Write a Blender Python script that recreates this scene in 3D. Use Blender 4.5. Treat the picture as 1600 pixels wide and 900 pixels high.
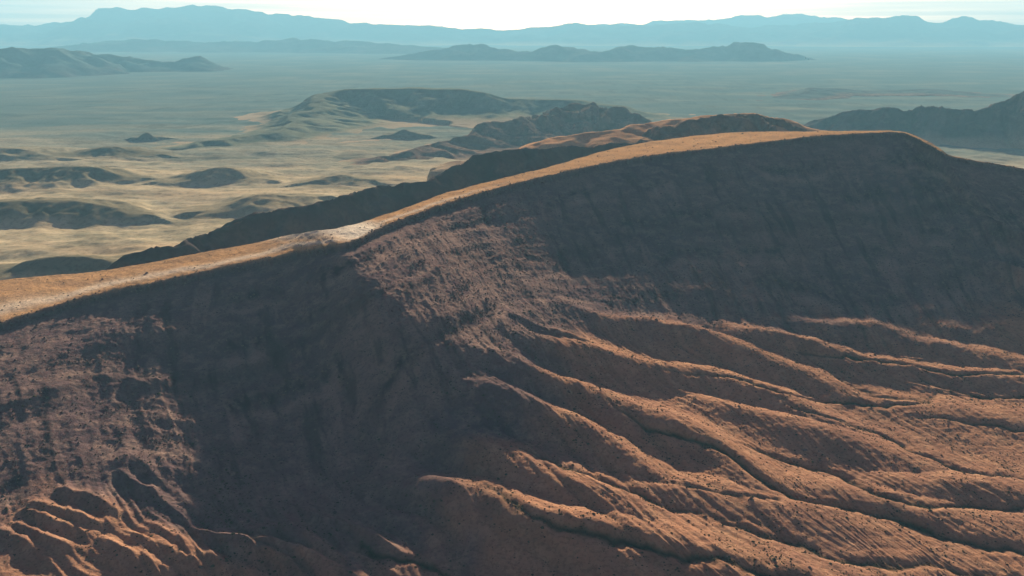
import bpy, math, random
import numpy as np

# ---------------------------------------------------------------- camera, sky, sun, exposure
scene = bpy.context.scene
for o in list(bpy.data.objects):
    bpy.data.objects.remove(o)
rad = math.radians
F, HY, H = 1400.0, 46.0, 600.0            # focal length and horizon row of a 1600 px wide frame, flying height
TH = math.atan((450 - HY) / F)
cam = bpy.data.cameras.new("camera")
cam.sensor_width = 36.0
cam.lens = 36.0 * F / 1600.0
cam.clip_start, cam.clip_end = 1.0, 200000.0
cam_ob = bpy.data.objects.new("camera", cam)
cam_ob.location = (0, 0, H)
cam_ob.rotation_euler = (math.pi / 2 - TH, 0, 0)
scene.collection.objects.link(cam_ob)
scene.camera = cam_ob

SUN_AZ, SUN_EL = rad(3), rad(16.7)         # azimuth clockwise from the viewing direction (+Y)
world = bpy.data.worlds.new("World")
scene.world = world
world.use_nodes = True
wn, wl = world.node_tree.nodes, world.node_tree.links
wn.clear()
wout = wn.new("ShaderNodeOutputWorld")
wbg = wn.new("ShaderNodeBackground")
wsky = wn.new("ShaderNodeTexSky")
wsky.sky_type = 'NISHITA'
wsky.sun_disc = False
wsky.sun_elevation = SUN_EL
wsky.sun_rotation = SUN_AZ
wsky.altitude = 600
wsky.air_density, wsky.dust_density, wsky.ozone_density = 1.0, 2.0, 1.5
wbg.inputs["Strength"].default_value = 0.075
# thin high cloud streaks, in direction space
wtc = wn.new("ShaderNodeTexCoord")
wmp = wn.new("ShaderNodeMapping")
wmp.inputs["Scale"].default_value = (2.2, 2.2, 120.0)
wnz = wn.new("ShaderNodeTexNoise")
wnz.inputs["Scale"].default_value = 2.2
wnz.inputs["Detail"].default_value = 5
wrp = wn.new("ShaderNodeValToRGB")
wrp.color_ramp.elements[0].position = 0.40
wrp.color_ramp.elements[0].color = (0.95, 0.92, 0.9, 1)
wrp.color_ramp.elements[1].position = 0.62
wrp.color_ramp.elements[1].color = (1.5, 1.4, 1.3, 1)
wmx = wn.new("ShaderNodeMix")
wmx.data_type = 'RGBA'
wmx.blend_type = 'MULTIPLY'
wmx.inputs[0].default_value = 1.0
wl.new(wtc.outputs["Generated"], wmp.inputs["Vector"])
wl.new(wmp.outputs["Vector"], wnz.inputs["Vector"])
wl.new(wnz.outputs["Fac"], wrp.inputs["Fac"])
wl.new(wsky.outputs["Color"], wmx.inputs[6])
wl.new(wrp.outputs["Color"], wmx.inputs[7])
# bright warm band low over the horizon
wsp = wn.new("ShaderNodeSeparateXYZ")
wgr = wn.new("ShaderNodeValToRGB")
wgr.color_ramp.elements[0].position = 0.0
wgr.color_ramp.elements[0].color = (1.0, 0.80, 0.84, 1)
wgr.color_ramp.elements[1].position = 0.14
wgr.color_ramp.elements[1].color = (0.37, 0.16, 0.38, 1)
wsc = wn.new("ShaderNodeMix")
wsc.data_type = 'RGBA'
wsc.blend_type = 'MULTIPLY'
wsc.inputs[0].default_value = 1.0
wgn = wn.new("ShaderNodeVectorMath")
wgn.operation = 'SCALE'
wgn.inputs[3].default_value = 0.85
wl.new(wtc.outputs["Generated"], wsp.inputs[0])
wl.new(wsp.outputs["Z"], wgr.inputs["Fac"])
wl.new(wgr.outputs["Color"], wgn.inputs[0])
wl.new(wmx.outputs[2], wsc.inputs[6])
wl.new(wgn.outputs[0], wsc.inputs[7])
wl.new(wsc.outputs[2], wbg.inputs["Color"])
wl.new(wbg.outputs["Background"], wout.inputs["Surface"])

sun = bpy.data.lights.new("sun", 'SUN')
sun.energy = 5.0
sun.angle = rad(0.5)
sun.color = (1.0, 0.86, 0.70)
sun_ob = bpy.data.objects.new("sun", sun)
sun_ob.rotation_euler = (math.pi / 2 - SUN_EL, 0, math.pi - SUN_AZ)
scene.collection.objects.link(sun_ob)

vs = scene.view_settings
vs.view_transform = 'Standard'
vs.look = 'None'
vs.exposure = 1.3
vs.gamma = 1.0
vs.use_curve_mapping = False
scene.render.engine = 'CYCLES'
scene.cycles.use_denoising = True
scene.cycles.max_bounces = 4
scene.cycles.diffuse_bounces = 2
scene.cycles.volume_bounces = 0

# ---------------------------------------------------------------- small maths kit
def at(u, v, Y=None, z=None):
    """the point of the land seen on a sight line, at a distance Y ahead or at a height z"""
    dx, dz = (u - 800) / F, -(v - 450) / F
    d = np.array([dx, math.cos(TH) + dz * math.sin(TH), -math.sin(TH) + dz * math.cos(TH)])
    t = (z - H) / d[2] if Y is None else Y / d[1]
    return d * t + np.array([0, 0, H])

def project(x, y, z):
    dy = y * math.cos(TH) - (z - H) * math.sin(TH)
    up = y * math.sin(TH) + (z - H) * math.cos(TH)
    return 800 + F * x / dy, 450 - F * up / dy

def pchip(xs, ys, q):
    """monotone cubic through ys (n, ...) at xs (n), sampled at q"""
    xs = np.asarray(xs, float)
    ys = np.asarray(ys, float)
    h = np.diff(xs).reshape((-1,) + (1,) * (ys.ndim - 1))
    dl = np.diff(ys, axis=0) / h
    m = np.zeros_like(ys)
    m[0], m[-1] = dl[0], dl[-1]
    a, b = dl[:-1], dl[1:]
    w1, w2 = 2 * h[1:] + h[:-1], h[1:] + 2 * h[:-1]
    ok = a * b > 0
    den = np.where(ok, w1 / np.where(ok, a, 1) + w2 / np.where(ok, b, 1), 1)
    m[1:-1] = np.where(ok, (w1 + w2) / den, 0)
    i = np.clip(np.searchsorted(xs, q, side='right') - 1, 0, len(xs) - 2)
    t = ((q - xs[i]) / (xs[i + 1] - xs[i])).reshape((-1,) + (1,) * (ys.ndim - 1))
    hh = h[i]
    return ((1 + 2 * t) * (1 - t) ** 2 * ys[i] + t * (1 - t) ** 2 * hh * m[i]
            + t * t * (3 - 2 * t) * ys[i + 1] + t * t * (t - 1) * hh * m[i + 1])

def catmull(pts, n):
    pts = np.asarray(pts, float)
    seg = np.hypot(*np.diff(pts[:, :2], axis=0).T)
    s = np.concatenate([[0], np.cumsum(seg)])
    q = np.linspace(0, s[-1], n)
    m = np.gradient(pts, s, axis=0)
    i = np.clip(np.searchsorted(s, q, side='right') - 1, 0, len(s) - 2)
    h = (s[i + 1] - s[i])[:, None]
    t = ((q - s[i]))[:, None] / h
    return ((1 + 2 * t) * (1 - t) ** 2 * pts[i] + t * (1 - t) ** 2 * h * m[i]
            + t * t * (3 - 2 * t) * pts[i + 1] + t * t * (t - 1) * h * m[i + 1])

def perlin(x, y, seed=0):
    rng = np.random.RandomState(seed)
    ang = rng.rand(4096) * 2 * np.pi
    gx, gy = np.cos(ang), np.sin(ang)
    xi, yi = np.floor(x).astype(np.int64), np.floor(y).astype(np.int64)
    xf, yf = x - xi, y - yi
    def g(ix, iy, fx, fy):
        k = ((ix * 73856093) ^ (iy * 19349663)) & 4095
        return gx[k] * fx + gy[k] * fy
    u = xf ** 3 * (xf * (xf * 6 - 15) + 10)
    v = yf ** 3 * (yf * (yf * 6 - 15) + 10)
    a = g(xi, yi, xf, yf) * (1 - u) + g(xi + 1, yi, xf - 1, yf) * u
    b = g(xi, yi + 1, xf, yf - 1) * (1 - u) + g(xi + 1, yi + 1, xf - 1, yf - 1) * u
    return (a * (1 - v) + b * v) * 1.5

def fbm(x, y, oct=4, seed=0, gain=0.5):
    s, a, f = 0, 1.0, 1.0
    for k in range(oct):
        s = s + a * perlin(x * f + 17.3 * k, y * f - 9.1 * k, seed + k)
        a *= gain
        f *= 2.03
    return s

def ridged(x, y, oct=4, seed=0, gain=0.5):
    s, a, f, n = 0, 1.0, 1.0, 0
    for k in range(oct):
        s = s + a * (1 - np.abs(perlin(x * f + 11.7 * k, y * f + 5.3 * k, seed + k)) * 2)
        n += a
        a *= gain
        f *= 2.03
    return s / n

def sstep(a, b, x):
    t = np.clip((x - a) / (b - a), 0, 1)
    return t * t * (3 - 2 * t)

def polyline(x, y, P):
    """distance to a plan polyline, share of its length, signed side (left +), interpolated extra columns"""
    best = np.full(x.shape, 1e18)
    s_at = np.zeros(x.shape)
    side = np.zeros(x.shape)
    ext = np.zeros(x.shape + (P.shape[1] - 2,))
    L = np.concatenate([[0], np.cumsum(np.hypot(*np.diff(P[:, :2], axis=0).T))])
    for i in range(len(P) - 1):
        ax, ay = P[i, :2]
        bx, by = P[i + 1, :2]
        dx, dy = bx - ax, by - ay
        l2 = dx * dx + dy * dy + 1e-9
        t = np.clip(((x - ax) * dx + (y - ay) * dy) / l2, 0, 1)
        d = (x - ax - t * dx) ** 2 + (y - ay - t * dy) ** 2
        m = d < best
        best = np.where(m, d, best)
        s_at = np.where(m, L[i] + t * (L[i + 1] - L[i]), s_at)
        side = np.where(m, np.sign(dx * (y - ay) - dy * (x - ax)), side)
        ext = np.where(m[..., None], P[i, 2:] + t[..., None] * (P[i + 1, 2:] - P[i, 2:]), ext)
    return np.sqrt(best), s_at / L[-1], side, ext

def link_mesh(name, V, faces, mat, kind='structure', attrs=None, smooth=True):
    me = bpy.data.meshes.new(name)
    V = np.ascontiguousarray(V, dtype=np.float32)
    faces = np.ascontiguousarray(faces, dtype=np.int32)
    k = faces.shape[1]
    me.vertices.add(len(V))
    me.vertices.foreach_set("co", V.ravel())
    me.loops.add(faces.size)
    me.loops.foreach_set("vertex_index", faces.ravel())
    me.polygons.add(len(faces))
    me.polygons.foreach_set("loop_start", np.arange(0, faces.size, k, dtype=np.int32))
    me.polygons.foreach_set("use_smooth", np.full(len(faces), smooth, dtype=bool))
    for an, av in (attrs or {}).items():
        a = me.attributes.new(an, 'FLOAT', 'POINT')
        a.data.foreach_set("value", np.ascontiguousarray(av, dtype=np.float32).ravel())
    me.update(calc_edges=True)
    me.materials.append(mat)
    ob = bpy.data.objects.new(name, me)
    scene.collection.objects.link(ob)
    ob["kind"] = kind
    return ob

def grid_faces(nr, nc, mask=None):
    idx = np.arange(nr * nc).reshape(nr, nc)
    f = np.stack([idx[:-1, :-1], idx[:-1, 1:], idx[1:, 1:], idx[1:, :-1]], -1).reshape(-1, 4)
    return f if mask is None else f[mask.ravel()]

def compact(V, f, attrs):
    used = np.unique(f)
    re = np.full(len(V), -1, dtype=np.int64)
    re[used] = np.arange(len(used))
    return V[used], re[f], {k: v[used] for k, v in attrs.items()}

# ---------------------------------------------------------------- materials
def soil(name, base, dark, light, sand, scale=1.0, bump=1.0, bump_dist=1.2, rough=0.95, fan_tint=None):
    m = bpy.data.materials.new(name)
    m.use_nodes = True
    nt = m.node_tree
    n, l = nt.nodes, nt.links
    bs = n["Principled BSDF"]
    bs.inputs["Roughness"].default_value = rough
    bs.inputs["Specular IOR Level"].default_value = 0.0
    tc = n.new("ShaderNodeTexCoord")
    def noise(sc, det, rgh=0.6, vec=None):
        t = n.new("ShaderNodeTexNoise")
        t.inputs["Scale"].default_value = sc * scale
        t.inputs["Detail"].default_value = det
        t.inputs["Roughness"].default_value = rgh
        l.new(vec or tc.outputs["Object"], t.inputs["Vector"])
        return t
    def ramp(src, p0, p1, c0=(0, 0, 0, 1), c1=(1, 1, 1, 1)):
        r = n.new("ShaderNodeValToRGB")
        r.color_ramp.elements[0].position, r.color_ramp.elements[1].position = p0, p1
        r.color_ramp.elements[0].color, r.color_ramp.elements[1].color = c0, c1
        l.new(src, r.inputs["Fac"])
        return r
    def mix(fac, a, b, blend='MIX'):
        x = n.new("ShaderNodeMix")
        x.data_type = 'RGBA'
        x.blend_type = blend
        for sock, val in ((x.inputs[0], fac), (x.inputs[6], a), (x.inputs[7], b)):
            if hasattr(val, "is_output"):
                l.new(val, sock)
            else:
                sock.default_value = val
        return x.outputs[2]
    n1 = noise(0.0045, 8, 0.62)
    n2 = noise(0.035, 6, 0.7)
    n3 = noise(0.22, 3, 0.6)
    c = mix(ramp(n1.outputs["Fac"], 0.38, 0.62).outputs["Color"], (*base, 1), (*dark, 1))
    c = mix(ramp(n2.outputs["Fac"], 0.47, 0.68).outputs["Color"], c, (*light, 1))
    def attr(nm):
        a = n.new("ShaderNodeAttribute")
        a.attribute_name = nm
        return a.outputs["Fac"]
    if fan_tint:
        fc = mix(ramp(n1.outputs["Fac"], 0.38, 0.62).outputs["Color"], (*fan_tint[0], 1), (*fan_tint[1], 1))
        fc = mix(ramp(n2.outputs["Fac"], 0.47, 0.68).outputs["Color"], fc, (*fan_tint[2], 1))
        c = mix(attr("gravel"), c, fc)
    c = mix(attr("toe"), c, (0.45, 0.33, 0.19, 1))
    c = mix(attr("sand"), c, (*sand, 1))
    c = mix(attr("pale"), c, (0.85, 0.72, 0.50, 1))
    c = mix(attr("brush_haze"), c, (0.11, 0.16, 0.14, 1))  # brush colour turned teal, painting in the tint of distant haze
    c = mix(attr("scree_sunpatch"), c, (0.32, 0.215, 0.155, 1))
    c = mix(attr("rock"), c, tuple(0.55 * k for k in dark) + (1,))
    # scattered low brush seen as fine dark grain, denser along the washes
    sp = ramp(n3.outputs["Fac"], 0.50, 0.62)
    mulc = n.new("ShaderNodeMath")
    mulc.operation = 'MULTIPLY_ADD'
    mulc.inputs[1].default_value = 0.3
    mulc.inputs[2].default_value = 0.0
    l.new(sp.outputs["Color"], mulc.inputs[0])
    c = mix(mulc.outputs[0], c, (0.055, 0.05, 0.03, 1))
    c = mix(attr("wash"), c, (0.035, 0.036, 0.022, 1))
    l.new(c, bs.inputs["Base Color"])
    bp = n.new("ShaderNodeBump")
    bp.inputs["Strength"].default_value = bump
    bp.inputs["Distance"].default_value = bump_dist / scale
    nb = noise(0.12, 7, 0.72)
    l.new(nb.outputs["Fac"], bp.inputs["Height"])
    l.new(bp.outputs["Normal"], bs.inputs["Normal"])
    return m

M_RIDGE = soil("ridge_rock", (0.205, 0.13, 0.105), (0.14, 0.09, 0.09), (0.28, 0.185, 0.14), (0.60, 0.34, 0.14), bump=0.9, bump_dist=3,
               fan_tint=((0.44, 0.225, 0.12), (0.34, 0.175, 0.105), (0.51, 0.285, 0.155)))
M_PLAIN = soil("plain_soil", (0.54, 0.42, 0.23), (0.37, 0.31, 0.18), (0.62, 0.49, 0.28), (0.52, 0.37, 0.2), scale=0.3, bump=0.5, bump_dist=1)
M_HILL = soil("hill_rock", (0.24, 0.155, 0.10), (0.15, 0.10, 0.075), (0.36, 0.24, 0.15), (0.58, 0.32, 0.15), scale=0.5, bump=0.6, bump_dist=2)
M_DARK = soil("dark_hill_rock", (0.12, 0.085, 0.075), (0.09, 0.065, 0.06), (0.17, 0.12, 0.09), (0.5, 0.3, 0.15), scale=0.5, bump=0.4, bump_dist=1.5)
M_MESA = soil("mesa_slopes", (0.26, 0.25, 0.14), (0.16, 0.165, 0.10), (0.36, 0.32, 0.19), (0.3, 0.28, 0.16), scale=0.5, bump=0.5, bump_dist=2)
M_MOUNT = soil("mountain_rock", (0.10, 0.085, 0.075), (0.07, 0.06, 0.055), (0.14, 0.115, 0.09), (0.3, 0.25, 0.2), scale=0.12, bump=0.5, bump_dist=2)

# ---------------------------------------------------------------- near land: escarpment and its fans
# stations: crest (u,v,z), plateau back edge (u,v,z), foot (u,v,z), bulge of the mid face (m)
ST = [
    ((-420, 640, 115), (-440, 560, 117), (-420, 1040, 40), 0),
    ((-200, 565, 120), (-230, 500, 122), (-110, 900, 42), 0),
    ((0, 502, 141), (-10, 440, 143), (110, 790, 46), 12),
    ((150, 459, 153), (150, 424, 155), (255, 760, 50), 0),
    ((300, 427, 176), (300, 398, 178), (430, 800, 46), -14),
    ((420, 402, 198), (420, 375, 201), (560, 770, 48), 0),
    ((535, 379, 238), (512, 359, 241), (690, 612, 117), 20),
    ((600, 352, 242), (600, 336, 245), (765, 566, 136), 8),
    ((700, 316, 249), (700, 301, 252), (848, 502, 127), -6),
    ((850, 275, 266), (850, 263, 269), (1000, 515, 84), -14),
    ((1000, 245, 290), (985, 227, 294), (1180, 524, 72), 0),
    ((1150, 227, 312), (1120, 209, 314), (1350, 532, 66), 0),
    ((1290, 211, 331), (1270, 205, 333), (1480, 530, 68), -6),
    ((1410, 207, 343), (1414, 206, 342), (1590, 490, 84), 10),
    ((1470, 238, 318), (1476, 238, 316), (1690, 500, 80), 0),
    ((1600, 264, 275), (1608, 265, 273), (1850, 540, 70), -5),
    ((1800, 320, 215), (1810, 321, 213), (2100, 620, 50), 0),
]
rows = []
for (c, b, f, bul) in ST:
    C, B, Fo = at(*c[:2], z=c[2]), at(*b[:2], z=b[2]), at(*f[:2], z=f[2])
    d = (Fo - C)[:2]
    run = np.hypot(*d)
    dn = d / run
    fd = dn * 0.75 + np.array([0.87, -0.5]) * 0.25
    fd /= np.hypot(*fd)
    drop = C[2] - Fo[2]
    cv = float(sstep(700, 950, np.array(float(c[0]))))     # the far part of the face is straighter in profile
    ln = {535: 0.8, 600: 1.0, 700: 0.9}.get(c[0], 0.0)      # the buttress is planar, not hollow
    def P(t, z):
        return [C[0] + d[0] * t, C[1] + d[1] * t, z]
    bk = (B - C)[:2]
    bk = bk / (np.hypot(*bk) + 1e-6)
    r = [
        [B[0] + bk[0] * 420, B[1] + bk[1] * 420, 10],
        [B[0] + bk[0] * 200, B[1] + bk[1] * 200, B[2] * 0.45],
        [B[0] + bk[0] * 8, B[1] + bk[1] * 8, B[2] - 3],
        list(B), list(C),
        P(14 / run, C[2] - 11),
        P(0.20, Fo[2] + drop * (0.76 + 0.02 * cv + 0.045 * ln) + bul * 0.5),
        P(0.50, Fo[2] + drop * (0.42 + 0.05 * cv + 0.09 * ln) + bul),
        P(0.78, Fo[2] + drop * (0.16 + 0.05 * cv + 0.07 * ln) + bul * 0.5),
        list(Fo),
    ]
    for dist, kz in ((150, 0.68 - 0.06 * ln), (380, 0.42), (700, 0.2), (1300, 0.0), (2200, -0.12)):
        q = Fo[:2] + fd * dist
        r.append([q[0], q[1], Fo[2] * kz - (4 if kz <= 0 else 0)])
    rows.append(r)
rows = np.array(rows)                                   # stations x rows x 3
NS, NRW = rows.shape[:2]
cl = np.concatenate([[0], np.cumsum(np.hypot(*np.diff(rows[:, 7, :2], axis=0).T))])
NK = 1500
A = pchip(cl, rows, np.linspace(0, cl[-1], NK))          # NK x rows x 3
rl = np.array([0, 220, 410, 420, 470, 484, 570, 700, 820, 920, 1080, 1300, 1620, 2220, 3100.0])
qr = np.concatenate([np.linspace(0, 410, 40)[:-1], np.linspace(410, 500, 60)[:-1], np.linspace(500, 1300, 480)[:-1],
                     np.linspace(1300, 2220, 420)[:-1], np.linspace(2220, 3100, 60)])
G = pchip(rl, A.transpose(1, 0, 2), qr)                   # rows x NK x 3
X, Y, Z = G[..., 0].copy(), G[..., 1].copy(), G[..., 2].copy()
S = np.broadcast_to(np.linspace(0, cl[-1], NK)[None, :], X.shape)
T = np.broadcast_to(qr[:, None], X.shape)

face = sstep(484, 540, T) * (1 - sstep(880, 1000, T))
front = sstep(600, 900, T)
ks = np.linspace(0, cl[-1], NK)
sta = lambda *v: np.interp(ks, cl, v)[None, :]
# gullies running down the face, broken up by rock steps
wob = 7 * fbm(S / 90, T / 110, 4, 5) + 3 * fbm(S / 22, T / 28, 3, 15)
gul = ridged((S + wob + 0.10 * T) / 58, T / 380, 3, 21)
fine = ridged((S + wob * 1.2 + 0.12 * T) / 15, T / 90, 4, 33)
crag = ridged(S / 34 + 0.3 * fbm(S / 50, T / 50, 3, 36), T / 26, 5, 35, 0.6)
ga = sta(3, 3, 2.6, 2.6, 4, 4, 4, 3.2, 3, 4, 4, 4, 4, 6, 6, 6, 6)
la = sta(.5, .5, .4, .4, 1, 1, 0.8, 0.6, 0.6, 0.5, 0.4, 0.4, 0.5, 1, 1, 1, 1)
Z += face * ((gul - 0.6) * ga + (fine - 0.6) * 0.30 * ga)
Z += face * (crag - 0.6) * sta(1.3, 1.3, 1.3, 1.4, 3, 3, 1.8, 1.5, 1.5, 1.5, 1.2, 1.2, 1.5, 2, 2, 2, 2)
Z += face * 5 * fbm(S / 260, T / 90, 3, 44)
streak = fbm((S + wob + 0.12 * T) / 24, T / 150, 4, 37)
ledge = np.zeros_like(Z)
for t0, sd_ in ((560, 1), (650, 2), (745, 3), (830, 4)):
    tt = (T - t0 - 26 * fbm(S / 280, 0 * T, 3, 60 + sd_) - 8 * fbm(S / 45, T / 60, 3, 64 + sd_)) / 9
    on = sstep(-0.15, 0.25, fbm(S / 160, 0 * T + sd_, 3, 68))
    Z -= face * la * on * 3.2 * (1 / (1 + np.exp(-np.clip(tt * 2, -30, 30))) - 0.5)
    ledge = np.maximum(ledge, on * np.exp(-tt ** 2))
# rock band part way down
band = np.exp(-((T - 690 - 25 * fbm(S / 300, T * 0, 2, 8)) / 14) ** 2) * face
Z += band * 3.0 * (0.4 + fbm(S / 30, T / 30, 2, 9))
# rim wobble
rim = np.exp(-((T - 474) / 18) ** 2)
XY_w = rim * (9 * fbm(S / 55, T * 0, 4, 71, 0.65) - 8 * sstep(0.75, 0.95, ridged(S / 70, 0 * S, 3, 72)))
Y += XY_w
top = sstep(400, 425, T) * (1 - sstep(462, 476, T))
Z += top * 1.6 * fbm(X / 60, Y / 60, 4, 12)
back = 1 - sstep(395, 420, T)
Z += back * 10 * (ridged(S / 70, T / 200, 3, 55) - 0.6)

def plan_of(pts, r0=500):
    """screen-traced line -> plan line on the fan surface"""
    U, V = project(X, Y, Z)
    m = T > 700
    uu, vv, xx, yy = U[m][::3], V[m][::3], X[m][::3], Y[m][::3]
    out = []
    for p in pts:
        i = np.argmin((uu - p[0]) ** 2 + (vv - p[1]) ** 2)
        if not out or math.hypot(out[-1][0] - xx[i], out[-1][1] - yy[i]) > 6:
            out.append((xx[i], yy[i]) + tuple(p[2:]))
    return np.array(out)

# spurs: (u, v, height m, half width m)
SPURS = [
    [(880, 470, 3, 22), (935, 503, 12, 26), (1020, 518, 18, 30), (1110, 540, 20, 32), (1180, 568, 18, 32), (1252, 592, 13, 30), (1327, 622, 7, 26), (1420, 650, 1, 20)],
    [(800, 490, 3, 14), (850, 520, 9, 15), (920, 543, 10, 16), (1000, 573, 8, 16), (1070, 590, 4, 14), (1120, 600, 0, 12)],
    [(800, 515, 4, 22), (848, 542, 16, 28), (925, 565, 20, 34), (1010, 586, 20, 36), (1117, 599, 17, 34), (1210, 627, 16, 30), (1303, 671, 11, 30), (1397, 702, 4, 26), (1480, 720, 0, 20)],
    [(1060, 612, 3, 20), (1100, 632, 10, 26), (1187, 662, 14, 32), (1300, 690, 14, 36), (1400, 722, 9, 36), (1500, 750, 3, 30)],
    [(745, 545, 4, 18), (787, 568, 14, 24), (825, 594, 20, 28), (900, 625, 24, 34), (972, 654, 24, 38), (1067, 685, 22, 40), (1140, 725, 16, 36), (1220, 775, 8, 30), (1300, 800, 0, 26)],
    [(720, 590, 4, 20), (761, 617, 12, 24), (802, 635, 18, 28), (860, 660, 20, 30), (916, 687, 20, 30), (975, 722, 15, 26), (1029, 753, 8, 22), (1080, 775, 0, 18)],
    [(670, 670, 3, 20), (712, 696, 11, 24), (765, 719, 16, 30), (840, 751, 17, 34), (935, 790, 14, 34), (1029, 828, 8, 30), (1110, 850, 0, 24)],
    [(730, 690, 0, 9), (776, 707, 6, 11), (830, 733, 7, 12), (878, 757, 5, 12), (940, 780, 0, 10)],
    [(590, 765, 4, 18), (632, 777, 14, 24), (712, 785, 20, 32), (821, 822, 22, 36), (954, 847, 17, 40), (1100, 881, 13, 44), (1240, 905, 8, 40), (1400, 930, 2, 30)],
    [(560, 800, 2, 12), (598, 815, 9, 16), (651, 827, 10, 18), (712, 874, 6, 16), (760, 905, 0, 14)],
    [(440, 815, 1, 12), (500, 838, 8, 16), (560, 850, 10, 20), (651, 893, 8, 20), (740, 940, 2, 20)],
    [(950, 760, 2, 22), (1020, 765, 7, 26), (1120, 775, 9, 34), (1250, 800, 8, 36), (1370, 830, 5, 36), (1500, 870, 2, 30)],
    [(1230, 505, 4, 20), (1299, 520, 13, 26), (1364, 524, 14, 30), (1443, 545, 12, 30), (1530, 560, 9, 30), (1620, 575, 5, 30), (1750, 600, 0, 30)],
    [(1110, 512, 3, 20), (1159, 524, 12, 24), (1261, 543, 14, 28), (1350, 569, 12, 28), (1467, 585, 10, 28), (1600, 596, 8, 30), (1750, 610, 3, 30)],
    [(1440, 512, 1, 24), (1500, 520, 7, 30), (1560, 516, 13, 36), (1640, 510, 16, 44), (1800, 530, 8, 44)],
    [(1360, 620, 2, 24), (1440, 640, 7, 36), (1560, 655, 8, 40), (1700, 675, 4, 40)],
    [(1340, 740, 2, 20), (1420, 757, 8, 30), (1530, 765, 9, 34), (1700, 790, 5, 36)],
    [(1180, 740, 1, 18), (1260, 760, 7, 26), (1370, 785, 9, 30), (1500, 815, 8, 34), (1650, 840, 4, 36)],
    [(185, 738, 2, 6), (225, 765, 6, 7), (258, 778, 1, 6)],
    [(205, 712, 1, 6), (245, 742, 5, 7), (275, 768, 1, 6)],
    [(100, 768, 6, 9), (150, 790, 10, 10), (190, 802, 3, 9)],
    [(60, 790, 6, 9), (110, 806, 11, 11), (155, 822, 7, 10)],
    [(48, 803, 6, 9), (90, 826, 10, 11), (140, 840, 6, 10)],
    [(28, 824, 6, 9), (70, 846, 10, 11), (118, 858, 5, 10)],
    [(0, 835, 6, 9), (35, 852, 9, 11), (70, 870, 3, 10)],
    [(245, 824, 5, 9), (300, 858, 10, 12), (360, 885, 8, 13), (420, 905, 3, 12)],
    [(210, 838, 5, 9), (270, 866, 9, 12), (330, 888, 6, 12)],
    [(160, 846, 5, 9), (210, 874, 9, 12), (260, 893, 6, 12)],
    [(340, 850, 5, 11), (400, 858, 14, 12), (470, 878, 14, 13), (560, 910, 6, 13)],
    [(380, 828, 3, 9), (440, 838, 14, 11), (510, 868, 13, 12), (570, 900, 4, 12)],
]
add = np.zeros_like(Z)
# narrower ribs running beside the broad ones
rr = random.Random(4)
for k in (0, 2, 3, 4, 5, 6, 8, 11, 12, 13, 15, 16, 17):
    for du, dv, sc in ((38, 17, 0.42), (80, 36, 0.34)):
        q_ = SPURS[k][1:-1]
        j_ = rr.randint(0, 1)
        SPURS.append([(u + du + rr.uniform(-14, 14), v + dv + rr.uniform(-4, 4), h * sc * (0.3 if n_ in (0, len(q_) - 1) else 1), max(7, w * 0.36))
                      for n_, (u, v, h, w) in enumerate(q_)][j_:])
SPURS += [[(480, 800, 3, 8), (530, 826, 14, 11), (590, 858, 14, 13), (650, 900, 6, 14)],
          [(300, 832, 4, 8), (350, 848, 14, 11), (420, 872, 14, 12), (480, 905, 6, 12)],
          [(520, 868, 4, 9), (560, 880, 9, 11), (620, 905, 6, 12)],
          [(1500, 338, 6, 12), (1540, 360, 18, 14), (1600, 384, 24, 16), (1690, 402, 20, 16)],
          [(1530, 412, 6, 12), (1570, 428, 20, 14), (1620, 440, 22, 16), (1700, 455, 16, 16)]]
for k, sp in enumerate(SPURS):
    Pn = plan_of(sp)
    if len(Pn) < 3:
        continue
    Pn = catmull(Pn, 10 * len(Pn))
    x0, x1 = Pn[:, 0].min() - 130, Pn[:, 0].max() + 130
    y0, y1 = Pn[:, 1].min() - 130, Pn[:, 1].max() + 130
    m = (X > x0) & (X < x1) & (Y > y0) & (Y < y1) & (T > 560)
    xm, ym = X[m], Y[m]
    wx = 5 * fbm(xm / 90, ym / 90, 3, 300 + k)
    wy = 5 * fbm(xm / 90, ym / 90, 3, 340 + k)
    d, s, side, e = polyline(xm + wx, ym + wy, Pn)
    h, w = np.maximum(e[:, 0], 0), np.maximum(e[:, 1], 4)
    # steeper on the side away from the low sun's beam, softer in the other
    ex = np.where(w < 15, 1.35, 1.9)                       # small ribs keep a sharp edge
    prof = np.exp(-(d / (1.3 * w)) ** ex)
    add[m] = np.maximum(add[m], 1.2 * h * prof)
Z += add

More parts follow.
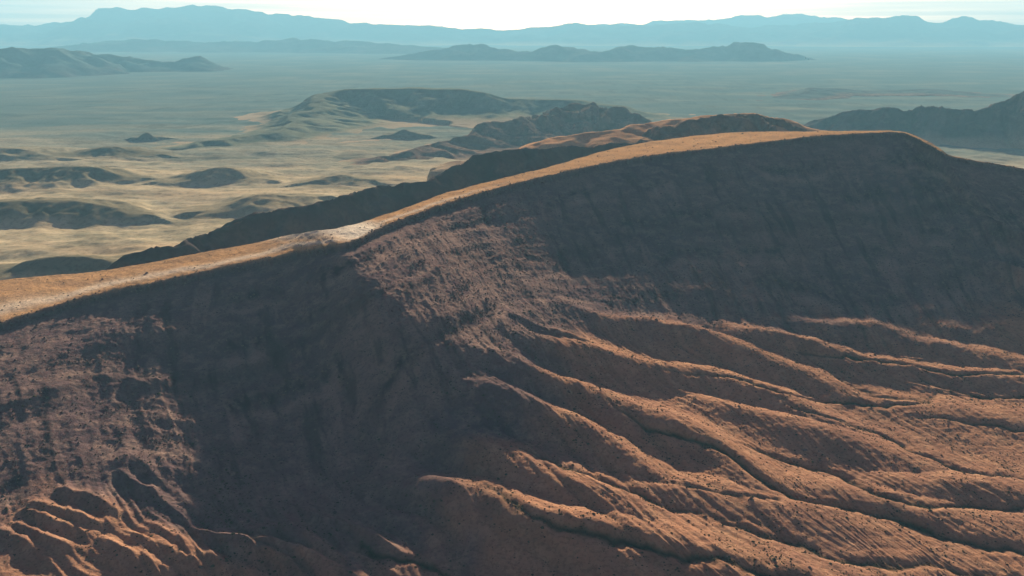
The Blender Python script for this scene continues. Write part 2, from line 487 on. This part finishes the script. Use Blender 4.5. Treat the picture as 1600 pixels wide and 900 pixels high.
# washes: (u, v, depth, half width)
WASHES = [
    [(940, 618, 1, 5), (1000, 657, 3, 7), (1079, 681, 6, 8), (1140, 709, 7, 9), (1200, 751, 7, 10), (1243, 774, 7, 10), (1383, 802, 5, 9), (1443, 825, 5, 9), (1600, 867, 4, 9), (1750, 900, 3, 9)],
    [(1150, 690, 1, 5), (1233, 718, 5, 8), (1303, 741, 6, 8), (1401, 779, 6, 9), (1513, 790, 4, 8), (1620, 786, 3, 8)],
    [(1030, 580, 1, 5), (1126, 590, 2, 5), (1210, 608, 4, 6), (1299, 629, 4, 6), (1401, 632, 4, 7), (1440, 625, 1, 6)],
    [(1230, 540, 1, 5), (1299, 555, 3, 5), (1406, 566, 4, 6), (1513, 587, 4, 6), (1620, 578, 3, 6)],
    [(1210, 615, 1, 5), (1261, 643, 2, 5), (1364, 676, 3, 6), (1429, 704, 4, 7), (1532, 737, 4, 7), (1620, 750, 3, 7)],
    [(1440, 595, 2, 6), (1523, 615, 4, 7), (1620, 620, 3, 7)],
    [(760, 760, 2, 7), (860, 815, 5, 8), (1000, 849, 6, 9), (1117, 872, 5, 9), (1260, 903, 4, 9)],
    [(1120, 810, 1, 6), (1224, 844, 4, 8), (1350, 877, 4, 8), (1443, 881, 3, 8), (1600, 905, 3, 8)],
    [(1420, 650, 1, 5), (1504, 657, 3, 6), (1620, 673, 3, 6)],
    [(1260, 560, 1, 4), (1330, 600, 2, 5), (1395, 622, 3, 6), (1440, 625, 2, 8), (1475, 610, 1, 5)],
    [(820, 700, 2, 6), (930, 745, 4, 7), (1010, 775, 4, 7), (1080, 800, 2, 6), (1200, 820, 1, 5)],
    [(560, 850, 3, 6), (640, 870, 4, 7), (700, 900, 4, 7)],
    [(960, 735, 1, 5), (1080, 762, 2, 5), (1220, 782, 2, 5)],
]
wash = np.zeros_like(Z)
cut = np.zeros_like(Z)
for k, sp in enumerate(WASHES):
    Pn = catmull(plan_of(sp), 10 * len(sp))
    x0, x1 = Pn[:, 0].min() - 60, Pn[:, 0].max() + 60
    y0, y1 = Pn[:, 1].min() - 60, Pn[:, 1].max() + 60
    m = (X > x0) & (X < x1) & (Y > y0) & (Y < y1) & (T > 560)
    xm, ym = X[m], Y[m]
    wx = 9 * fbm(xm / 50, ym / 50, 3, 400 + k)
    wy = 9 * fbm(xm / 50, ym / 50, 3, 440 + k)
    d, s, side, e = polyline(xm + wx, ym + wy, Pn)
    dep, w = np.maximum(e[:, 0], 0), np.maximum(e[:, 1], 3)
    cut[m] = np.maximum(cut[m], dep * np.exp(-(d / w) ** 2))
    wash[m] = np.maximum(wash[m], 0.9 * np.exp(-(d / (0.55 * w)) ** 2) * np.clip(dep / 4, 0, 1))
Z -= cut
# rills following the fans
fan = sstep(830, 960, T)
wob2 = 30 * fbm(S / 260, T / 300, 3, 77)
rill = ridged((S + wob2) / 34, T / 420, 4, 88)
Z += fan * (ridged((S + wob2) / 15, T / 260, 3, 90) - 0.6) * 0.8
Z += fan * (rill - 0.6) * (1.3 + 1.0 * (1 - sstep(900, 1300, T)) + 2.4 * (1 - sstep(900, 1350, S)))
left = (1 - sstep(1150, 1500, S)) * sstep(800, 880, T)
Z += fan * 1.0 * fbm(X / 60, Y / 45, 4, 99) + 0.5 * fbm(X / 9, Y / 9, 2, 101)
edge = np.minimum(sstep(0, 60, S), 1 - sstep(cl[-1] - 60, cl[-1], S)) * (1 - sstep(2900, 3100, T)) * sstep(0, 60, T)
Z = Z * edge + -8 * (1 - edge)
wash = np.clip(wash + fan * 0.15 * sstep(0.44, 0.30, rill), 0, 1)

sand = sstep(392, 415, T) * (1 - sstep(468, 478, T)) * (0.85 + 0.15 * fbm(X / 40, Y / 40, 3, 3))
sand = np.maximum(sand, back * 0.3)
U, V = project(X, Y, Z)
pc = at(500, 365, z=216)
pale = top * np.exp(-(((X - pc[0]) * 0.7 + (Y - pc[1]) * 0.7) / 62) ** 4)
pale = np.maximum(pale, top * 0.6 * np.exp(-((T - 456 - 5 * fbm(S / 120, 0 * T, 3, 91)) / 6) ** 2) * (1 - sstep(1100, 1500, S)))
rock = np.clip(np.exp(-((T - 482) / 7) ** 2) * 0.4 + band * 0.4
               + face * (1.0 * ledge * (0.5 + fbm(S / 14, T / 14, 3, 65)) + 0.6 * sstep(0.25, 0.7, -streak) + 0.5 * sstep(0.72, 0.9, crag)), 0, 1)
scree_sunpatch = np.clip(face * 0.8 * np.roll(ledge, 16, axis=0) + face * 0.7 * sstep(0.1, 0.7, streak) * sstep(-0.2, 0.4, fbm(S / 150, T / 120, 3, 66)), 0, 1)
VV = np.stack([X, Y, Z], -1).reshape(-1, 3)
gravel = sstep(-60, 110, T - 900 - 190 * (1 - sstep(900, 1500, S)) * sstep(330, 520, S) + 60 * fbm(X / 90, Y / 90, 4, 61) + 2.2 * add)  # held farther out on the left, so the shaded fan is coloured darker
scree_sunpatch = np.maximum(scree_sunpatch, 0.6 * face * sta(0, 0, 0, 0, 0, 0.1, 1, 1, 0.8, 0.1, 0, 0, 0, 0, 0, 0, 0) * sstep(-0.5, 0.3, fbm(S / 60, T / 70, 3, 92)))  # lighter tan on the buttress paints in extra grazing sunlight
AT = dict(scree_sunpatch=scree_sunpatch.ravel(), gravel=gravel.ravel(), sand=sand.ravel(), pale=pale.ravel(), rock=rock.ravel(), wash=wash.ravel())
tm = 0.25 * (T[:-1, :-1] + T[1:, 1:] + T[:-1, 1:] + T[1:, :-1])
isr = tm < 905
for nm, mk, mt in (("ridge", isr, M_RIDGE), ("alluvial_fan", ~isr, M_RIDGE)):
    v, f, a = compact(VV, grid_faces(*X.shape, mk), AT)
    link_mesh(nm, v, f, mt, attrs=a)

# ---------------------------------------------------------------- brush and loose rock lying on it
def clumps(name, idx, size, flat, mat, seed):
    rng = np.random.RandomState(seed)
    n = len(idx)
    c = VV[idx] + np.stack([rng.uniform(-1.3, 1.3, n), rng.uniform(-1.3, 1.3, n), np.zeros(n)], -1)
    unit = np.array([[0, 0, 1], [1, 0, 0], [0.3, 0.95, 0], [-0.8, 0.6, 0.1], [-0.8, -0.6, 0], [0.3, -0.95, 0.1], [0, 0, -0.9]])
    tri = np.array([[0, k, k % 5 + 1] for k in range(1, 6)] + [[6, k % 5 + 1, k] for k in range(1, 6)])
    r = size * np.exp(rng.normal(0, 0.38, n))[:, None, None]
    a = rng.rand(n) * 6.283
    u = unit[None] * rng.uniform(0.65, 1.3, (n, 7, 1)) * r
    x = u[..., 0] * np.cos(a)[:, None] - u[..., 1] * np.sin(a)[:, None]
    y = u[..., 0] * np.sin(a)[:, None] + u[..., 1] * np.cos(a)[:, None]
    v = np.stack([x, y, u[..., 2] * flat], -1) + c[:, None, :]
    f = tri[None] + (np.arange(n) * 7)[:, None, None]
    link_mesh(name, v.reshape(-1, 3), f.reshape(-1, 3), mat, kind='stuff', smooth=False)

def plain_mat(name, a, b, sc):
    m = bpy.data.materials.new(name)
    m.use_nodes = True
    n, l = m.node_tree.nodes, m.node_tree.links
    bs = n["Principled BSDF"]
    bs.inputs["Roughness"].default_value = 0.95
    bs.inputs["Specular IOR Level"].default_value = 0.0
    tc, t, r = n.new("ShaderNodeTexCoord"), n.new("ShaderNodeTexNoise"), n.new("ShaderNodeValToRGB")
    t.inputs["Scale"].default_value = sc
    r.color_ramp.elements[0].position, r.color_ramp.elements[1].position = 0.4, 0.6
    r.color_ramp.elements[0].color, r.color_ramp.elements[1].color = (*a, 1), (*b, 1)
    l.new(tc.outputs["Object"], t.inputs["Vector"])
    l.new(t.outputs["Fac"], r.inputs["Fac"])
    l.new(r.outputs["Color"], bs.inputs["Base Color"])
    return m

rng = np.random.RandomState(11)
dX = np.hypot(np.gradient(X, axis=1), np.gradient(Y, axis=1))
dY = np.hypot(np.gradient(X, axis=0), np.gradient(Y, axis=0))
area = dX * dY
U, V = project(X, Y, Z)
seen = (U > -160) & (U < 1760) & (V < 980) & (T > 425)
den = area * seen * (0.25 + sstep(-0.2, 0.5, fbm(X / 55, Y / 55, 4, 801))) * (1 + 5 * wash) * (0.15 + 0.85 * sstep(480, 900, T))
p = den.ravel() / den.sum()
M_BRUSH = plain_mat("dry_brush", (0.045, 0.043, 0.026), (0.095, 0.082, 0.045), 0.08)
M_RUBBLE = plain_mat("loose_rock", (0.11, 0.075, 0.07), (0.24, 0.165, 0.12), 0.15)
clumps("desert_scrub", rng.choice(p.size, 30000, p=p), 0.85, 0.7, M_BRUSH, 1)
den = area * seen * (np.exp(-((T - 478) / 7) ** 2) * 3 + face * (ledge * 1.5 + 0.15) + 0.02)
p = den.ravel() / den.sum()
clumps("rubble", rng.choice(p.size, 14000, p=p), 1.3, 0.75, M_RUBBLE, 2)

# ---------------------------------------------------------------- the plain: one sheet to the horizon
def axis(lo, hi, fine_lo, fine_hi, step, grow=1.12):
    a = list(np.arange(fine_lo, fine_hi + step, step))
    s = step
    while a[-1] < hi:
        s *= grow
        a.append(a[-1] + s)
    s = step
    while a[0] > lo:
        s *= grow
        a.insert(0, a[0] - s)
    return np.array(a)

gx = axis(-55000, 55000, -2300, 2700, 9, 1.05)
gy = axis(-8000, 52000, 1500, 5300, 9, 1.045)
GX, GY = np.meshgrid(gx, gy)
GZ = 9 * fbm(GX / 900, GY / 700, 4, 200) + 5 * ridged(GX / 260 + GY / 600, GY / 380, 4, 210) + 2.2 * fbm(GX / 110, GY / 90, 3, 211) - 6
win = sstep(1500, 2200, GY) * (1 - sstep(4200, 5600, GY))
GZ += win * 8 * fbm(GX / 430, GY / 300, 4, 205)
near = np.exp(-(((GX + 100) / 1500) ** 4 + ((GY - 800) / 900) ** 4))
GZ = GZ * (1 - near) - 16 * near - 4
far = sstep(9000, 16000, np.hypot(GX, GY))
GZ = GZ * (1 - far) - 4 * far
gw = 0.55 * sstep(0.66, 0.8, ridged(GX / 700 + 0.4 * fbm(GX / 400, GY / 400, 3, 6), GY / 900, 3, 230)) * (1 - far)
sd = 0.5 * sstep(0.1, 0.5, fbm(GX / 600, GY / 400, 3, 240))
br = np.clip(0.9 * sstep(3000, 6500, GY + 600 * fbm(GX / 1500, GY / 500, 4, 250)) + 0.2 * fbm(GX / 900, GY / 260, 3, 251), 0, 0.95)  # brush grows with distance, its teal standing in for haze
# low hills rising out of the left of the plain, cut from the same sheet so that they meet it without a seam
small = [
    # crest rows as seen, foot rows, widths
    [(270, 284, 287, 75, 135), (345, 262, 285, 137, 180), (395, 280, 286, 75, 135)],
    [(-60, 322, 352, 150, 240), (60, 318, 350, 162, 270), (130, 320, 346, 137, 240), (205, 338, 342, 50, 120)],
    [(-60, 268, 300, 175, 300), (60, 264, 295, 187, 300), (140, 262, 290, 162, 270), (200, 279, 284, 62, 150)],
    [(15, 428, 434, 62, 120), (60, 410, 440, 100, 135), (105, 405, 440, 100, 135), (155, 411, 438, 75, 135)],
    [(170, 416, 430, 75, 150), (240, 400, 425, 100, 165), (310, 392, 412, 75, 150)],
    [(340, 328, 334, 75, 150), (410, 306, 332, 137, 225), (470, 308, 322, 87, 180)],
    [(490, 285, 290, 50, 120), (525, 276, 290, 100, 150), (565, 282, 288, 50, 120)],
    [(-60, 238, 256, 200, 330), (20, 232, 252, 200, 330), (80, 246, 250, 75, 180)],
    [(120, 243, 248, 100, 195), (170, 230, 247, 162, 240), (220, 241, 246, 100, 180)],
    [(610, 211, 213, 37, 90), (632, 203, 213, 75, 120), (655, 210, 213, 37, 90)],
    [(215, 215, 217, 37, 90), (228, 208, 218, 62, 105), (242, 214, 217, 37, 90)],
]
owner = np.full(GX.shape, -1)
best = np.full(GX.shape, 0.05)
lift = np.zeros(GX.shape)
rk = np.zeros(GX.shape)
for i, cr in enumerate(small):
    P = []
    for (u, v, vb, wf, wb) in cr:
        p = at(u, v, Y=at(u, vb, z=0)[1] + wf)
        P.append([p[0], p[1], p[2] + (12 if i in (1, 3) else 6), wf * 1.7, wb * 1.7])
    P = catmull(np.array(P), 8 * len(P))
    mw = P[:, 3:].max() * 1.1
    m = (GX > P[:, 0].min() - mw) & (GX < P[:, 0].max() + mw) & (GY > P[:, 1].min() - mw) & (GY < P[:, 1].max() + mw)
    x, y = GX[m], GY[m]
    d, sl, side, e = polyline(x + 22 * fbm(x / 110, y / 110, 4, 610 + i), y + 22 * fbm(x / 110, y / 110, 4, 650 + i), P)
    w = np.where(side < 0, e[:, 1], e[:, 2])
    q = np.clip(d / w, 0, 1)
    prof = (1 - q) ** 2 * (1 + 0.6 * q)
    g = ridged(x / 70 + 0.3 * fbm(x / 90, y / 90, 2, 670), y / 160, 3, 680 + i)
    hh = e[:, 0] * prof * (1 + 0.5 * (g - 0.62) * np.sin(np.pi * prof))
    lift[m] = np.maximum(lift[m], hh)
    b_ = best[m]
    o_ = owner[m]
    up = prof > b_
    o_[up] = i
    owner[m] = o_
    best[m] = np.maximum(b_, prof)
    r_ = rk[m]
    rk[m] = np.maximum(r_, sstep(0.15, 0.6, prof) * (1.0 if i in (1, 2, 3, 8) else 0.6))
GZ = GZ * (1 - 0.8 * sstep(0.05, 0.5, best)) + lift
V_ = np.stack([GX, GY, GZ], -1).reshape(-1, 3)
AG = dict(sand=sd.ravel(), wash=0.5 * gw.ravel(), brush_haze=br.ravel(), pale=0 * gw.ravel(), rock=rk.ravel())
fo = owner[:-1, :-1]
for i in range(-1, len(small)):
    if (fo == i).any():
        v, f, a = compact(V_, grid_faces(*GX.shape, fo == i), AG)
        link_mesh("ground" if i < 0 else "hill", v, f, M_PLAIN, attrs=a)

# ---------------------------------------------------------------- hills and mountains
def hill(name, crest, mat, step, noise=1.0, wl_=180.0, flat=0.0, seed=0, power=1.15, base=-6.0, sandy=0.0, gully=0.35, toe=True, brushy_haze=0.0, top_var=0.25, peaks=0.0):
    """crest: (u, v, distance ahead or row of the foot, width towards the viewer, width away)"""
    P = []
    for (u, v, Yd, wf, wb) in crest:
        if Yd < 600:
            Yd = at(u, Yd, z=0)[1] + wf
        p = at(u, v, Y=Yd)
        P.append([p[0], p[1], p[2], wf, wb])
    P = catmull(np.array(P), 8 * len(P))
    mw = max(P[:, 3].max(), P[:, 4].max()) * 1.25
    xs = np.arange(P[:, 0].min() - mw, P[:, 0].max() + mw, step)
    ys = np.arange(P[:, 1].min() - mw, P[:, 1].max() + mw, step)
    x, y = np.meshgrid(xs, ys)
    wq = wl_ * 0.28
    xx = x + wq * fbm(x / wl_, y / wl_, 4, seed + 1)
    yy = y + wq * fbm(x / wl_, y / wl_, 4, seed + 2)
    d, s, side, e = polyline(xx, yy, P)
    zc = e[..., 0]
    w = np.where(side < 0, e[..., 1], e[..., 2])         # crest runs left to right: viewer's side is negative
    q = np.clip((d / w - flat) / (1 - flat), 0, 1.2)
    prof = np.clip(1 - q, 0, 1) ** power
    g = ridged(s * (np.hypot(*np.diff(P[:, :2], axis=0).T).sum()) / wl_ * 1.3 + 0.3 * fbm(x / wl_, y / wl_, 2, seed + 5), d / (wl_ * 3), 3, seed + 3)
    zz = (zc - base) * prof
    body = np.sin(np.pi * np.clip(prof, 0, 1)) * 0.8 + top_var * prof
    zz = zz * (1 + peaks * prof * fbm(x / (0.5 * wl_), y / (0.5 * wl_), 4, seed + 7, 0.6))
    zz = zz * (1 + gully * (g - 0.62) * np.clip(body, 0, 1))
    zz += noise * body * 0.10 * zc * fbm(x / (wl_ * 0.5), y / (wl_ * 0.5), 4, seed + 4)
    z = zz + base - (20 + max(base, 0)) * sstep(0.98, 1.18, q)
    att = dict(toe=sstep(0.34, 0.02, prof).ravel() if toe else np.zeros(x.size), sand=(sandy * sstep(0.2, 0.8, prof)).ravel(), wash=(0.35 * sstep(0.5, 0.3, g) * body).ravel(),
               brush_haze=np.full(x.size, brushy_haze) * sstep(0.1, 0.5, prof).ravel(), pale=np.zeros(x.size), rock=(0.5 * sstep(0.75, 0.95, prof) * (1 - sandy)).ravel())
    keep = (q[:-1, :-1] < 1.15) | (q[1:, 1:] < 1.15)
    Vh = np.stack([x, y, z], -1).reshape(-1, 3)
    v, f, a = compact(Vh, grid_faces(*x.shape, keep), att)
    link_mesh(name, v, f, mat, attrs=a)

# ridge behind the plateau and the orange shoulder that joins it
hill("hill", [(235, 392, 1900, 130, 200), (350, 346, 2050, 190, 220), (450, 320, 2200, 230, 250), (560, 297, 2330, 250, 260),
              (680, 276, 2500, 260, 280), (735, 243, 2650, 300, 300), (850, 229, 2820, 300, 320), (960, 223, 2960, 280, 330), (1040, 222, 3080, 250, 300)],
     M_DARK, 7, 0.25, 200, seed=500, gully=0.12, power=1.0)
hill("hill", [(800, 236, 3150, 200, 260), (860, 219, 3220, 500, 260), (940, 203, 3300, 700, 260), (1020, 191, 3400, 850, 260), (1120, 180, 3450, 850, 280), (1205, 180, 3500, 700, 280), (1250, 196, 3480, 560, 240)],
     M_HILL, 8, 0.15, 220, seed=520, sandy=1.0, gully=0.1, base=130, power=1.0)
hill("hill", [(1050, 196, 3200, 100, 200), (1090, 185, 3260, 150, 220), (1140, 179, 3300, 190, 240), (1205, 179, 3330, 200, 240), (1240, 194, 3300, 150, 200)],
     M_HILL, 7, 0.8, 120, seed=530, gully=0.45, base=190)
hill("hill", [(590, 242, 262, 300, 260), (680, 226, 262, 500, 300), (735, 206, 258, 700, 340), (790, 184, 255, 900, 380), (835, 182, 252, 950, 400), (890, 162, 250, 1150, 420), (945, 165, 245, 1050, 420), (1020, 186, 240, 700, 380)],
     M_HILL, 10, 1.2, 260, seed=540, gully=1.0, power=2.2, base=-14)
hill("mesa", [(300, 223, 4850, 200, 400), (400, 209, 5200, 500, 500), (480, 176, 6000, 1100, 600), (522, 143, 6800, 1500, 900), (560, 138, 6900, 1600, 1000), (620, 138, 6900, 1600, 1000), (735, 141, 6900, 1600, 1000), (795, 152, 6900, 1300, 800), (900, 156, 6900, 1200, 700), (990, 172, 6700, 900, 500)],
     M_MESA, 15, 0.2, 320, flat=0.05, seed=560, gully=0.6, power=3.0, brushy_haze=0.25, sandy=0.4, base=-14, top_var=0.03)
hill("hill", [(1235, 196, 204, 120, 260), (1300, 180, 212, 220, 300), (1370, 168, 218, 300, 340), (1450, 165, 222, 330, 380), (1520, 166, 228, 340, 400), (1570, 150, 230, 400, 500), (1610, 134, 234, 460, 600), (1720, 118, 240, 560, 700)],
     M_DARK, 10, 0.8, 240, seed=580, gully=0.5)
hill("hill", [(1170, 154, 155, 300, 300), (1230, 150, 156, 300, 300), (1290, 137, 148, 450, 350), (1360, 142, 148, 450, 350), (1440, 139, 148, 450, 350), (1540, 147, 152, 300, 350)],
     M_HILL, 22, 0.8, 260, seed=590, gully=0.5, brushy_haze=0.8, toe=False)
# blue ranges
hill("hill", [(-120, 88, 126, 900, 1200), (0, 76, 124, 1100, 1500), (90, 76, 120, 1100, 1500), (180, 86, 114, 900, 1300), (260, 96, 112, 500, 900), (315, 87, 111, 600, 800), (345, 102, 108, 350, 600)],
     M_MOUNT, 55, 1.2, 700, seed=900, gully=0.6, base=-10, brushy_haze=0.6, toe=False)
hill("hill", [(60, 76, 26000, 1500, 2000), (200, 62, 27000, 1600, 2000), (330, 66, 27000, 1600, 2000), (460, 61, 26500, 1600, 2000), (600, 68, 25500, 1400, 2000), (690, 75, 24500, 1200, 2000)],
     M_MOUNT, 110, 1.0, 1500, seed=910, toe=False, gully=0.6, base=-10, peaks=0.12)
hill("hill", [(660, 84, 19500, 600, 1200), (700, 74, 19500, 900, 1500), (760, 69, 19500, 900, 1500), (830, 80, 19000, 700, 1200),
              (862, 71, 19000, 900, 1300), (910, 80, 18500, 800, 1200), (1000, 72, 19000, 1000, 1300), (1110, 74, 19000, 900, 1300), (1140, 68, 19000, 900, 1300), (1175, 63, 19000, 900, 1300), (1222, 80, 19000, 400, 900)],
     M_MOUNT, 75, 0.9, 1000, seed=920, toe=False, gully=0.6, base=-10, peaks=0.1)
hill("mountain", [(-160, 46, 41125, 4800, 3500), (0, 42, 41125, 4800, 3500), (90, 35, 41125, 5600, 3500), (135, 31, 41125, 5600, 3500), (195, 13, 41125, 6400, 3919), (250, 14, 41125, 7200, 3919), (310, 8, 41125, 7200, 3919), (400, 17, 41125, 7200, 3919), (470, 20, 41125, 6400, 3919),
                  (510, 31, 41125, 5600, 3500), (610, 38, 41125, 5120, 3500), (720, 42, 41125, 4800, 3500), (850, 42, 41125, 4800, 3500), (900, 35, 41125, 4800, 3500), (960, 40, 41125, 4800, 3500), (1040, 45, 41125, 4000, 3500)],
     M_MOUNT, 180, 1.4, 2800, seed=940, gully=0.35, base=-10, power=1.1, peaks=0.09)
hill("mountain", [(930, 42, 39375, 4000, 3500), (1040, 38, 39375, 4480, 3500), (1110, 35, 39375, 4800, 3500), (1170, 40, 39375, 4800, 3500), (1260, 36, 39375, 4800, 3500), (1320, 29, 38500, 5280, 3500), (1390, 23, 38500, 5600, 3500), (1450, 31, 38500, 5120, 3500), (1500, 27, 38500, 5280, 3500), (1600, 37, 38500, 5120, 3500), (1760, 40, 38500, 5120, 3500)],
     M_MOUNT, 180, 1.4, 2400, seed=960, gully=0.35, base=-10, power=1.1, peaks=0.09)
hill("mountain", [(960, 36, 46375, 4000, 2800), (1100, 30, 46375, 4800, 2800), (1180, 22, 46375, 5600, 2800), (1250, 20, 46375, 5600, 2800), (1310, 27, 46375, 4800, 2800), (1400, 33, 46375, 4000, 2800), (1550, 34, 46375, 4000, 2800)],
     M_MOUNT, 220, 1.2, 2800, seed=980, gully=0.3, base=-10, power=1.1, peaks=0.08)

# ---------------------------------------------------------------- haze
def box_mesh(name, lo, hi, mat):
    v = np.array([[x, y, z] for z in (lo[2], hi[2]) for y in (lo[1], hi[1]) for x in (lo[0], hi[0])])
    f = np.array([[0, 2, 3, 1], [4, 5, 7, 6], [0, 1, 5, 4], [2, 6, 7, 3], [0, 4, 6, 2], [1, 3, 7, 5]])
    return link_mesh(name, v, f, mat, kind='stuff', smooth=False)

hz = bpy.data.materials.new("desert_air")
hz.use_nodes = True
hn = hz.node_tree.nodes
hn.clear()
ho = hn.new("ShaderNodeOutputMaterial")
hv = hn.new("ShaderNodeVolumePrincipled")
hv.inputs["Color"].default_value = (0.34, 0.80, 1.0, 1)
hv.inputs["Density"].default_value = 3.4e-5
hv.inputs["Anisotropy"].default_value = 0.1
hz.node_tree.links.new(hv.outputs["Volume"], ho.inputs["Volume"])
box_mesh("haze", (-70000, -10500, -45), (70000, 60500, 2150), hz)

# ---------------------------------------------------------------- what each piece of land looks like
def say(ob, label, cat):
    ob["label"], ob["category"] = label, cat

FIXED = {
    "ridge": ("long escarpment with shaded purple-brown face under a sunlit golden rim", "ridge"),
    "alluvial_fan": ("orange-brown ribbed fans and washes spreading from the foot of the escarpment", "alluvial fan"),
    "ground": ("wide desert plain, golden near the escarpment and teal-grey far off", "plain"),
    "mesa": ("flat-topped mesa with broad gullied skirts beyond the escarpment rim", "mesa"),
    "desert_scrub": ("small dark scrub scattered over the lower slopes and along the washes", "scrub"),
    "rubble": ("loose rock lying along the rim and ledges of the escarpment", "rubble"),
    "haze": ("teal blue haze filling the air over the desert basin", "haze"),
}
# one line per hill and mountain
HILLS = {
    "hill": "small pale cone-shaped hill alone in the golden part of the plain",
    "hill.001": "broad dark low hill at the left edge, nearer of the two wide ones",
    "hill.002": "low dark hill at the left edge behind the broad nearer one",
    "hill.003": "dark rounded mound just behind the rim near the left edge",
    "hill.004": "low brown rise touching the rim, right of the dark rounded mound",
    "hill.005": "faint grey lens-shaped hill in front of the pale cone, near the long dark ridge",
    "hill.006": "tiny dark hillock right of the pale cone on the golden plain",
    "hill.007": "farthest low dark hill at the left edge of the golden plain",
    "hill.008": "small dark hill right of the farthest low hill at the left edge",
    "hill.009": "small dark knoll at the near foot of the flat-topped mesa",
    "hill.010": "tiny isolated dark knoll on the plain left of the flat-topped mesa",
    "hill.011": "long dark shaded ridge running close behind the golden rim",
    "hill.012": "smooth orange sunlit shoulder behind the rim where the plateau widens",
    "hill.013": "dark gullied crest on top of the smooth orange shoulder",
    "hill.014": "rugged dark hill with pale spurs between the mesa and the orange shoulder",
    "hill.015": "dark jagged hills rising to the right edge behind the escarpment's end",
    "hill.016": "very low dark rise far out on the right part of the plain",
    "hill.017": "blue-grey hills far off at the left edge, nearest of the distant ranges",
    "hill.018": "thin faint blue range in front of the broad far left mountain",
    "hill.019": "blue range with a small peak at its right end in the centre distance",
    "mountain": "broad pale blue massif on the horizon at the left, highest of all",
    "mountain.001": "pale blue peaks on the horizon at the right",
    "mountain.002": "faintest blue mountain behind the peaks at the right",
}
for ob in scene.objects:
    if ob.type != 'MESH':
        continue
    st = ob.name.split(".")[0]
    if st in FIXED:
        say(ob, *FIXED[st])
    elif ob.name in HILLS:
        say(ob, HILLS[ob.name], st)
